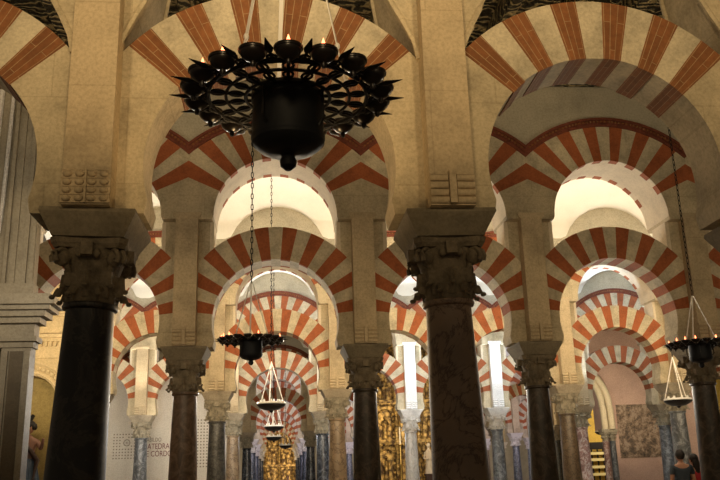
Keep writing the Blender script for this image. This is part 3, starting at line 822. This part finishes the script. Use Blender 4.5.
# ------------------------------------------------------------------ gilded retables
gold = gilded('carved gilt wood', (.46,.30,.095), (.10,.055,.02), 5)
gold2 = gilded('bright carved gilt wood', (.6,.40,.13), (.14,.08,.03), 4)
dred = plain('dark red brown niche', (.05,.02,.015), .6)
def retable(x0, x1, y, h, label, m, tiers, cols):
    t = empty('gilded_altarpiece', ((x0+x1)/2, y, 0)); tagit(t, label, 'altarpiece')
    w = x1-x0; r = random.Random(int(x0*10))
    b = MBld(); b.box(-w/2, w/2, 0, .3, 0, h); obj('backboard', b.mesh('backboard', [m]), t)
    b = MBld(); b.box(-w/2-.05, w/2+.05, -.7, 0, 0, 1.0); b.box(-w/2-.1, w/2+.1, -.78, 0, 1.0, 1.1); obj('altar_table', b.mesh('altar_table', [dred]), t)
    zt = [1.3 + (h-1.3)*k/tiers for k in range(tiers+1)]
    for k in range(tiers+1):
        b = MBld(); z = zt[k] - .1
        for d, a, c in ((.30, 0, .07), (.38, .07, .13), (.45, .13, .18)): b.box(-w/2-.03, w/2+.03, -d, 0, z+a, z+c)
        for q in range(int(w/.16)): b.ball((-w/2+.08+q*.16, -.33, z-.03), .05, .05, .06, 8, 5)
        obj('entablature', b.mesh('entablature', [m], True), t)
    for k in range(tiers):
        for c in range(cols+1):
            x = -w/2 + .12 + (w-.24)*c/cols; b = MBld(); z0, z1 = zt[k]+.08, zt[k+1]-.14
            n = 22
            b.lathe([(.13,z0),(.13,z0+.06),(.085,z0+.1),(.085,z1-.12),(.14,z1-.04),(.14,z1)], 14, x, -.2)
            b.tube([(x+.085*math.cos(q*1.0), -.2+.085*math.sin(q*1.0), z0+.1+(z1-z0-.22)*q/n) for q in range(n+1)], .035, 6)
            obj('twisted_column', b.mesh('twisted_column', [m], True), t)
        for c in range(cols):
            xa = -w/2 + .12 + (w-.24)*(c+.5)/cols; ww = (w/cols)*.30; z0, z1 = zt[k]+.1, zt[k+1]-.3
            b = MBld()
            pts = [(xa-ww, -.03, z0)] + [(xa+ww*math.cos(PI-PI*q/10), -.03, z1-ww+ww*math.sin(PI*q/10)) for q in range(11)] + [(xa+ww, -.03, z0)]
            b.tube(pts, .05, 6); a = b.verts(pts); b.face(a)
            for q in range(14):
                s = q/13; b.ball((xa-ww*1.25+ (ww*2.5)*(q%2), -.05, z0+(z1-z0)*s), .07+.02*r.random(), .06, .08, 8, 5)
            obj('niche', b.mesh('niche', [m, dred], True), t)
            b = MBld(); zz = z0 + (z1-z0)*.05; hh = (z1-z0)*.75
            b.lathe([(.13*hh,zz),(.11*hh,zz+.3*hh),(.09*hh,zz+.55*hh),(.12*hh,zz+.75*hh),(.04*hh,zz+.82*hh)], 12, xa, -.12); b.ball((xa,-.12,zz+.9*hh), .065*hh,.065*hh,.085*hh, 10, 8)
            for s in (-1, 1): b.tube([(xa+s*.11*hh,-.12,zz+.74*hh),(xa+s*.15*hh,-.16,zz+.58*hh),(xa+s*.05*hh,-.24,zz+.52*hh)], .03*hh, 6)
            obj('figurine', b.mesh('figurine', [m], True), t)
    return t
retable(3.9, 8.0, 36.6, 8.0, 'tall gilded altarpiece behind the white column in the middle of the nave', gold, 4, 4)
retable(-1.5, 2.6, 78.5, 5.6, 'far brightly lit gilded altarpiece at the end of the central aisle', gold2, 3, 3)
# marble statue and candlestick in front of the altarpiece
t = empty('saint_statue', (6.15, 35.3, 0)); tagit(t, 'small pale statue before the gilded altarpiece, just right of the white column', 'statue')
b = MBld(); b.frustum(.2,.2,0,.17,.17,1.55); b.box(-.22,.22,-.22,.22,1.55,1.62); obj('pedestal', b.mesh('pedestal', [dred]), t)
b = MBld(); b.lathe([(.19,1.62),(.16,1.9),(.13,2.25),(.17,2.5),(.06,2.62),(.05,2.66)], 16); b.ball((0,0,2.76), .085,.09,.11, 12, 8)
for s in (-1,1): b.tube([(s*.16,0,2.48),(s*.22,-.06,2.25),(s*.06,-.18,2.2)], .045, 8)
obj('figure', b.mesh('figure', [plain('pale alabaster', (.6,.52,.42), .5)], True), t)
t = empty('candlestick', (4.95, 35.2, 0)); tagit(t, 'tall brass candlestick before the gilded altarpiece, left of the white column', 'candlestick')
b = MBld(); b.lathe([(.2,0),(.2,.06),(.06,.15),(.05,.8),(.09,.9),(.05,1.0),(.045,1.9),(.08,2.0),(.04,2.1),(.04,2.75),(.12,2.8),(.12,2.84)], 16); obj('stem', b.mesh('stem', [M['brass']], True), t)
b = MBld(); b.lathe([(.035,2.84),(.035,3.5),(.01,3.53)], 12); obj('candle', b.mesh('candle', [plain('ivory wax', (.8,.72,.55), .4)], True), t)
# ------------------------------------------------------------------ right hand chapel wall with a worn fresco
WY = 34.6
pink = stone('pinkish lime plaster', (.58,.40,.33), var=.08, scale=.9)
b = MBld()
ac, ar, az = 12.1, 1.35, 3.15     # opening
xs0, xs1 = 13.55, 18.5
n = 20
for k in range(n):
    xa, xb = ac-ar+2*ar*k/n, ac-ar+2*ar*(k+1)/n
    za, zb = [az+.9+math.sqrt(max(0, ar*ar-(x-ac)**2))*1.25 for x in (xa, xb)]
    if xa > 11.85: b.prism([(xa, za), (xa, 8.6), (xb, 8.6), (xb, zb)], WY, WY+.9, 0)
b.box(ac+ar, xs1, WY, WY+.9, 3.2, 8.6); b.box(ac+ar+.45, xs1, WY, WY+.9, 0, 3.2)
o = obj('wall_fresco', b.mesh('wall', [pink])); o['kind'] = 'structure'; tagit(o, 'pinkish plaster wall with an arched opening on its left')
b = MBld()
k0 = (ac+ar)
for k in range(12):     # rounded cream jamb rolls
    pass
for dx_, yy_ in ((.0,-.12),(.28,-.18)):
    b.tube([(k0+.06+dx_, WY+yy_, 3.2), (k0+.04+dx_, WY+yy_, 4.1)] + [(ac+dx_+(ar+.02)*math.cos(t), WY+yy_, az+.95+(ar)*1.25*math.sin(t)) for t in [PI*q/16 for q in range(0, 9)]], .14, 10)
o = obj('arch_surround', b.mesh('arch_surround', [stone('cream jamb plaster', (.66,.58,.42), var=.06, scale=2)], True)); tagit(o, 'cream rounded arch surround at the left end of the pinkish wall', 'arch surround')
for n_, (x_, y_) in enumerate(((k0+.02, WY-.1), (k0+.36, WY+.0))):
    t = empty('jamb_column', (x_, y_, 0)); tagit(t, ('outer' if n_ == 0 else 'inner') + ' of two slim dark marble columns beside the fresco wall opening', 'column', 'slim jamb columns', 'thing')
    b = MBld(); b.lathe([(.17,0),(.17,.1),(.135,.16),(.13,1.4),(.12,2.68),(.14,2.70),(.12,2.73)], 20); obj('shaft', b.mesh('shaft', [MB['grey'] if n_ else MB['redm']], True), t)
    b = MBld(); b.lathe([(.12,2.73),(.125,2.85),(.15,2.98),(.20,3.08)], 16); b.frustum(.19,.19,3.08,.2,.2,3.2)
    for k in range(8):
        a = 2*PI*k/8; b.ball((.15*math.cos(a), .15*math.sin(a), 2.87), .045,.045,.05, 8, 5); b.ball((.18*math.cos(a+.39), .18*math.sin(a+.39), 3.02), .045,.045,.05, 8, 5)
    obj('capital', b.mesh('capital', [M['capmid']], True), t)
def fresco_mat(nt, b):
    g = coords(nt)
    n1 = N(nt, 'ShaderNodeTexNoise', Scale=2.6, Detail=10.0, Roughness=.8, Distortion=.15); nt.links.new(g, n1.inputs['Vector'])
    col = ramp(nt, n1.outputs[0], [(.36, (.03,.028,.03)), (.45, (.13,.095,.07)), (.51, (.24,.17,.12)), (.57, (.40,.31,.24)), (.66, (.13,.12,.11))])
    v = N(nt, 'ShaderNodeTexVoronoi', Scale=5.5); nt.links.new(g, v.inputs['Vector'])
    sp = ramp(nt, v.outputs[0], [(.1, (.35,.25,.2)), (.3, (1,1,1))])
    mx = N(nt, 'ShaderNodeMix', data_type='RGBA', blend_type='MULTIPLY'); mx.inputs[0].default_value = .6
    nt.links.new(col, mx.inputs[6]); nt.links.new(sp, mx.inputs[7]); nt.links.new(mx.outputs[2], b.inputs['Base Color']); b.inputs['Roughness'].default_value = .85
b = MBld(); b.box(-1.0, 1.15, -.03, 0, -1.1, 1.08); b.v = [(x, y, z) for x, y, z in b.v]
o = obj('wall_fresco_panel', b.mesh('wall_fresco_panel', [mat('worn ochre fresco', fresco_mat)]), None, (15.1, WY, 3.12)); o.name = 'fresco'
tagit(o, 'worn brown fresco fragment on the pinkish wall at the right', 'fresco')
# yellow lit room seen through the opening
yl = stone('yellow ochre plaster', (.72,.50,.10), var=.12, scale=.9)
wallbox('wall_yellow', yl, 14.7, 24, 42.2, 42.5, 0, 9, 'yellow ochre wall seen through the opening')
rl = empty('balustrade', (17.5, 41.4, 0)); tagit(rl, 'dark balustrade with pale rails before the yellow wall', 'balustrade')
b = MBld(); b.box(-3,3,-.15,.15,2.55,2.9); obj('parapet', b.mesh('parapet', [M['dish']]), rl)
for z in (1.3,1.65,2.0,2.3):
    b = MBld(); b.box(-3,3,-.12,.0,z,z+.13); obj('rail', b.mesh('rail', [plain('pale rail', (.8,.7,.35), .5)]), rl)
b = MBld()
for k in range(21): b.box(-3+k*.3-.03,-3+k*.3+.03,0,.08,0,2.6)
obj('balusters', b.mesh('balusters', [M['dish']]), rl)

# ------------------------------------------------------------------ chandeliers
def chandelier(x, y, z, label, apex, top, nlit, rot=0.0, rods=3, sc=1.0, group='iron oil-lamp chandeliers'):
    t = empty('iron_chandelier', (x, y, z), rot); t.scale = (sc, sc, sc); tagit(t, label, 'chandelier', group)
    n = 18
    b = MBld()   # drum
    b.lathe([(.02,-.52),(.055,-.49),(.06,-.45),(.045,-.42),(.06,-.405),(.13,-.395),(.20,-.37),(.245,-.33),(.262,-.29),(.262,-.27),(.255,-.32),(.250,.0),(.262,.012),(.262,.04),(.24,.05)], 40)
    obj('drum', b.mesh('drum', [M['drum']], True), t)
    b = MBld()   # openwork ring
    for R_, rr, zz in ((.30,.014,.03),(.44,.012,.03),(.565,.016,.03)):
        b.tube([(R_*math.cos(2*PI*k/60), R_*math.sin(2*PI*k/60), zz) for k in range(60)], rr, 6, closed=True)
    for k in range(n):
        a = 2*PI*k/n; ca, sa = math.cos(a), math.sin(a)
        b.tube([(.25*ca,.25*sa,.03),(.64*ca,.64*sa,.03)], .013, 6)
        for R_, q in ((.37,.042),(.50,.045)):
            b.tube([((R_)*ca + q*math.cos(p)*ca*1.15 - q*.8*math.sin(p)*sa, (R_)*sa + q*math.cos(p)*sa*1.15 + q*.8*math.sin(p)*ca, .03) for p in [2*PI*u/12 for u in range(12)]], .010, 5, closed=True)
        a2 = a + PI/n; c2, s2 = math.cos(a2), math.sin(a2)
        b.tube([(.57*c2+.032*math.cos(p)*c2-.032*math.sin(p)*s2+.045*c2, .57*s2+.032*math.cos(p)*s2+.032*math.sin(p)*c2+.045*s2, .03) for p in [2*PI*u/12 for u in range(12)]], .010, 5, closed=True)
        b.tube([(.565*ca,.565*sa,.03),(.61*c2,.61*s2,.03),(.565*math.cos(a+2*PI/n),.565*math.sin(a+2*PI/n),.03)], .010, 5)
    obj('openwork_ring', b.mesh('openwork_ring', [M['iron']], True), t)
    for k in range(4):
        a = PI/4+PI/2*k; b = MBld()
        b.tube([(.29*math.cos(a),.29*math.sin(a),.03),(.295*math.cos(a),.295*math.sin(a),-.2),(.26*math.cos(a),.26*math.sin(a),-.24)], .011, 6)
        obj('bracket', b.mesh('bracket', [M['iron']], True), t)
    cupb = MBld(); cupb.lathe([(.012,-.09),(.02,-.07),(.018,-.055),(.045,-.045),(.078,-.015),(.090,.02),(.086,.038),(.07,.042)], 18)
    cupb.lathe([(.095,.015),(.098,.025),(.095,.035)], 18)
    cme = cupb.mesh('lamp_cup', [M['cup']], True)
    fb = MBld(); fb.lathe([(.001,.045),(.014,.06),(.016,.075),(.009,.10),(.001,.125)], 10); fme = fb.mesh('flame', [M['flame']], True)
    sb = MBld()
    m_ = [( .62,.012),(.67,.012),(.69,.022),(.725,.031),(.765,.020),(.84,.003)]
    ringsv = []
    for R_, w in m_: ringsv.append(sb.verts([(R_, w*math.cos(2*PI*u/8), .03 + .5*w*math.sin(2*PI*u/8) + (R_-.64)*.08) for u in range(8)]))
    for u in range(len(ringsv)-1):
        for q in range(8): sb.face((ringsv[u][q], ringsv[u][(q+1)%8], ringsv[u+1][(q+1)%8], ringsv[u+1][q]))
    sme = sb.mesh('spear_finial', [M['iron']], True)
    lit = set(random.Random(3).sample(range(n), nlit))
    for k in range(n):
        a = 2*PI*k/n
        c = obj('lamp_cup', cme, t, (.665*math.cos(a), .665*math.sin(a), .04), a)
        if k in lit: obj('flame', fme, c)
        obj('spear_finial', sme, t, (0,0,0), a + PI/n)
    for k in range(rods):
        a = 2*PI*k/rods + PI/2; b = MBld()
        p0, p1 = Vector((.44*math.cos(a), .44*math.sin(a), .04)), Vector((.02*math.cos(a), .02*math.sin(a), apex))
        d = (p1-p0).normalized(); sd = d.cross(Vector((0,0,1))).normalized()*.016; f2 = d.cross(sd).normalized()*.004
        v = b.verts([p0+sd+f2,p0-sd+f2,p0-sd-f2,p0+sd-f2,p1+sd+f2,p1-sd+f2,p1-sd-f2,p1+sd-f2])
        for q in ((0,3,2,1),(4,5,6,7),(0,1,5,4),(1,2,6,5),(2,3,7,6),(3,0,4,7)): b.face([v[u] for u in q])
        for s_ in (.15,.5,.85):
            p = p0.lerp(p1, s_); b.ball(p, .02,.02,.03, 8, 5)
        b.tube([p0, p0+Vector((0,0,.06))], .02, 8)
        obj('suspension_strap', b.mesh('suspension_strap', [M['strap']]), t)
    chain(t, apex/1.0, (top-z)/sc, .026 if sc == 1 else .042)
    return t
def chain(parent, z0, z1, r, x=0, y=0, m='iron'):
    b = MBld(); L = r*3.2; n = int((z1-z0)/L)
    for k in range(n):
        zc = z0 + L*(k+.5); pts = []
        for u in range(8):
            p = 2*PI*u/8; a, c = r*.62*math.cos(p), L*.62*math.sin(p)
            pts.append((x+(a if k % 2 else 0), y+(0 if k % 2 else a), zc+c))
        b.tube(pts, r*.26, 4, closed=True)
    return obj('chain', b.mesh('chain', [M[m]], True), parent)
chandelier(.06, 5.48, 4.19, 'large black iron chandelier of oil lamps round a drum, hanging in front', 2.3, 8.9, 8, .17)
chandelier(-.48, 13.9, 3.80, 'black iron chandelier silhouetted before the striped arches, left of centre', 1.38, 9.3, 7, .1, sc=.74)
chandelier(7.30, 13.9, 3.63, 'black iron chandelier at the right edge, before the dark column capital', 1.2, 9.3, 9, .3, sc=.74)
def dish(x, y, z, r, label, apex, top, group='hanging dish lamps'):
    t = empty('dish_lamp', (x, y, z)); tagit(t, label, 'hanging lamp', group)
    b = MBld(); b.lathe([(.01,-.16),(.04,-.14),(.05,-.11),(r*.45,-.10),(r*.8,-.05),(r*.97,.0),(r,.02),(r*.96,.03)], 28); obj('bowl', b.mesh('bowl', [M['dish']], True), t)
    b = MBld(); b.lathe([(r*.97,.03),(r*1.0,.045),(r*.96,.075),(r*.9,.07),(r*.9,.03)], 28, cap=False); obj('rim', b.mesh('rim', [M['white_rim']], True), t)
    for k in range(3):
        a = 2*PI*k/3+.4; b = MBld(); b.tube([(r*.92*math.cos(a), r*.92*math.sin(a), .06), (0,0,apex)], .011, 5); obj('cord', b.mesh('cord', [M['strap']]), t)
    for k in range(8):
        a = 2*PI*k/8; b = MBld(); b.lathe([(.02,.03),(.028,.06),(.026,.12),(.02,.13)], 8, r*.7*math.cos(a), r*.7*math.sin(a)); obj('glass_cup', b.mesh('glass_cup', [M['white_rim']], True), t)
    chain(t, apex, top-z, .028)
    return t
dish(-.2, 19.3, 3.2, .33, 'nearest of the dish lamps in the central aisle, with white cords', 1.0, 10.1)
dish(-.2, 27.0, 3.15, .31, 'second dish lamp back in the central aisle, below the nearest one', .9, 10.1)
dish(-.25, 33.2, 3.12, .31, 'third dish lamp back in the central aisle, just under the second', .8, 10.1)
dish(.25, 41.5, 3.1, .30, 'fourth and faintest dish lamp in the central aisle, before the far altarpiece', .8, 10.1)
dish(9.76, 20.0, 3.15, .34, 'dish lamp with brass cords before the blue-grey columns at the right', 1.1, 10.1)
dish(14.5, 37.5, 3.2, .3, 'dish lamp in the yellow lit opening beside the rose marble column', .9, 6.5)

# ------------------------------------------------------------------ camera
f, pitch, roll, yaw = 832.33, .276525, -.029301, .0998172
cam = bpy.data.cameras.new('camera'); cam.sensor_width = 36; cam.lens = f/720*36; cam.clip_end = 300
co = bpy.data.objects.new('camera', cam); C.objects.link(co)
r0 = Vector((math.cos(yaw), -math.sin(yaw), 0)); fw = Vector((math.sin(yaw)*math.cos(pitch), math.cos(yaw)*math.cos(pitch), math.sin(pitch)))
u0 = Vector((-math.sin(yaw)*math.sin(pitch), -math.cos(yaw)*math.sin(pitch), math.cos(pitch)))
rt = math.cos(roll)*r0 + math.sin(roll)*u0; up = -math.sin(roll)*r0 + math.cos(roll)*u0
mm = Matrix((rt, up, -fw)).transposed().to_4x4(); mm.translation = Vector((0, 0, EYE)); co.matrix_world = mm
bpy.context.scene.camera = co

# ------------------------------------------------------------------ light: unseen uplights by the imposts, spots added elsewhere, cool ones in place of daylight
def spot(x, y, z, tx, ty, tz, p, col, ang=120, size=.12, blend=.6):
    l = bpy.data.lights.new('unseen_spot', 'SPOT'); l.energy = p; l.color = col; l.spot_size = rad(ang); l.spot_blend = blend; l.shadow_soft_size = size
    o = bpy.data.objects.new('unseen_spot', l); C.objects.link(o); o.location = (x, y, z)
    o.rotation_euler = (Vector((tx, ty, tz)) - Vector((x, y, z))).to_track_quat('-Z', 'Y').to_euler()
WARM = (1, .72, .38); WARM2 = (1, .80, .52); COOL = (.74, .86, 1); NEUT = (1, .90, .74); PINKW = (.95, .84, 1)
# nave in front of the nearest arcade
for x, p in ((-3.2, 560), (-.2, 520), (2.6, 470), (5.2, 300)): spot(x, 1.6, 5.0, x, YA, 8.0, p, WARM, 104, .3, 1)
spot(.06, 3.4, 5.2, .06, 5.48, 6.4, 150, WARM2, 60, .1, 1)  # unseen spot added to whiten the chandelier straps
spot(-.08, 6.35, 3.1, -.08, 7.5, 6.2, 95, (1,.66,.30), 125, .1, .8)  # unseen spot added to brighten the soffit of the nearest arch
# first to second arcade: dim
for i in (-1, 0, 1, 2, 3, 4): spot(colx(i)+.0, YA+.8, 4.3, colx(i)+.6, rowy(1), 8.0, 78, WARM2, 120); spot(colx(i), rowy(1)-.8, 4.1, colx(i), YA+.6, 6.5, 120, (1,.66,.30), 110)
# second to third: strong and warm
for i in range(-1, 6):
    spot(colx(i), rowy(1)+.8, 3.95, colx(i)+.3, rowy(2)-1, 8.5, 400, (1,.78,.48) , 130)
    spot(colx(i), rowy(2)-.8, 3.95, colx(i), rowy(1)+1.2, 8.5, 640, (1,.90,.74) , 130)
# third to fourth: warm at left, cool spots in place of daylight towards the right
for i in range(-2, 7):
    if i < 2: spot(colx(i), rowy(2)+.8, 3.95, colx(i)+.3, rowy(3)-1, 8.5, 440, NEUT, 140)
    else: spot(colx(i), rowy(2)+.8, 3.95, colx(i), rowy(2)+1.6, 9.0, 700, COOL, 84)
    spot(colx(i), rowy(3)-.9, 3.95, colx(i), rowy(3)-2.9, 9.0, 950 if i > 0 else 550, COOL if i > 0 else NEUT, 92)
spot(5.2, 26.8, 4.0, 4.8, 30.5, 5.0, 330, COOL, 60)  # this and the next: cool spots added to whiten two piers
spot(8.4, 26.8, 4.0, 8.0, 30.5, 5.0, 280, COOL, 50)
# fourth to fifth and beyond
for i in range(-2, 8): spot(colx(i), rowy(3)+.8, 3.95, colx(i)+.3, rowy(4)-1, 8.0, 90, WARM2, 140)
for j in (4, 5, 6, 7):
    for i in range(-1, 7, 1):
        spot(colx(i), rowy(j)+.8, 3.95, colx(i)+.3, rowy(j+1)-1, 8.0, 260 if j != 6 else 200, PINKW if j in (4, 5) else WARM2, 140)
for i in (-1, 0, 1, 2): spot(colx(i), rowy(5)-.8, 3.95, colx(i), rowy(4)+2, 9, 900, COOL, 120)
# unseen spots added for chapel, altars, yellow wall, fresco and screen
spot(-4.9, 17.2, 4.4, -5.6, 19.3, 3.8, 34, WARM, 140)
spot(-3.0, 9.6, 4.0, -3.8, 12, 4.6, 45, NEUT, 120)
spot(5.0, 33.4, 3.9, 5.6, 36.6, 4.5, 90, WARM, 140)
spot(.5, 74, 3, .5, 78.5, 3, 170, WARM, 130)
spot(16.8, 38.8, 4.5, 16.8, 42.2, 3.5, 500, WARM2, 150)
spot(13.2, 32.6, 3.9, 15, WY, 4.6, 70, WARM2, 140)
spot(-3.6, 29.6, 3.9, -4.4, PY, 3.0, 30, NEUT, 150)

w = bpy.data.worlds.new('world'); bpy.context.scene.world = w; w.use_nodes = True
w.node_tree.nodes['Background'].inputs[0].default_value = (1, .78, .52, 1); w.node_tree.nodes['Background'].inputs[1].default_value = .11
vs = bpy.context.scene.view_settings; vs.view_transform = 'Standard'; vs.look = 'None'; vs.gamma = 1; vs.exposure = 0.0; vs.use_curve_mapping = False
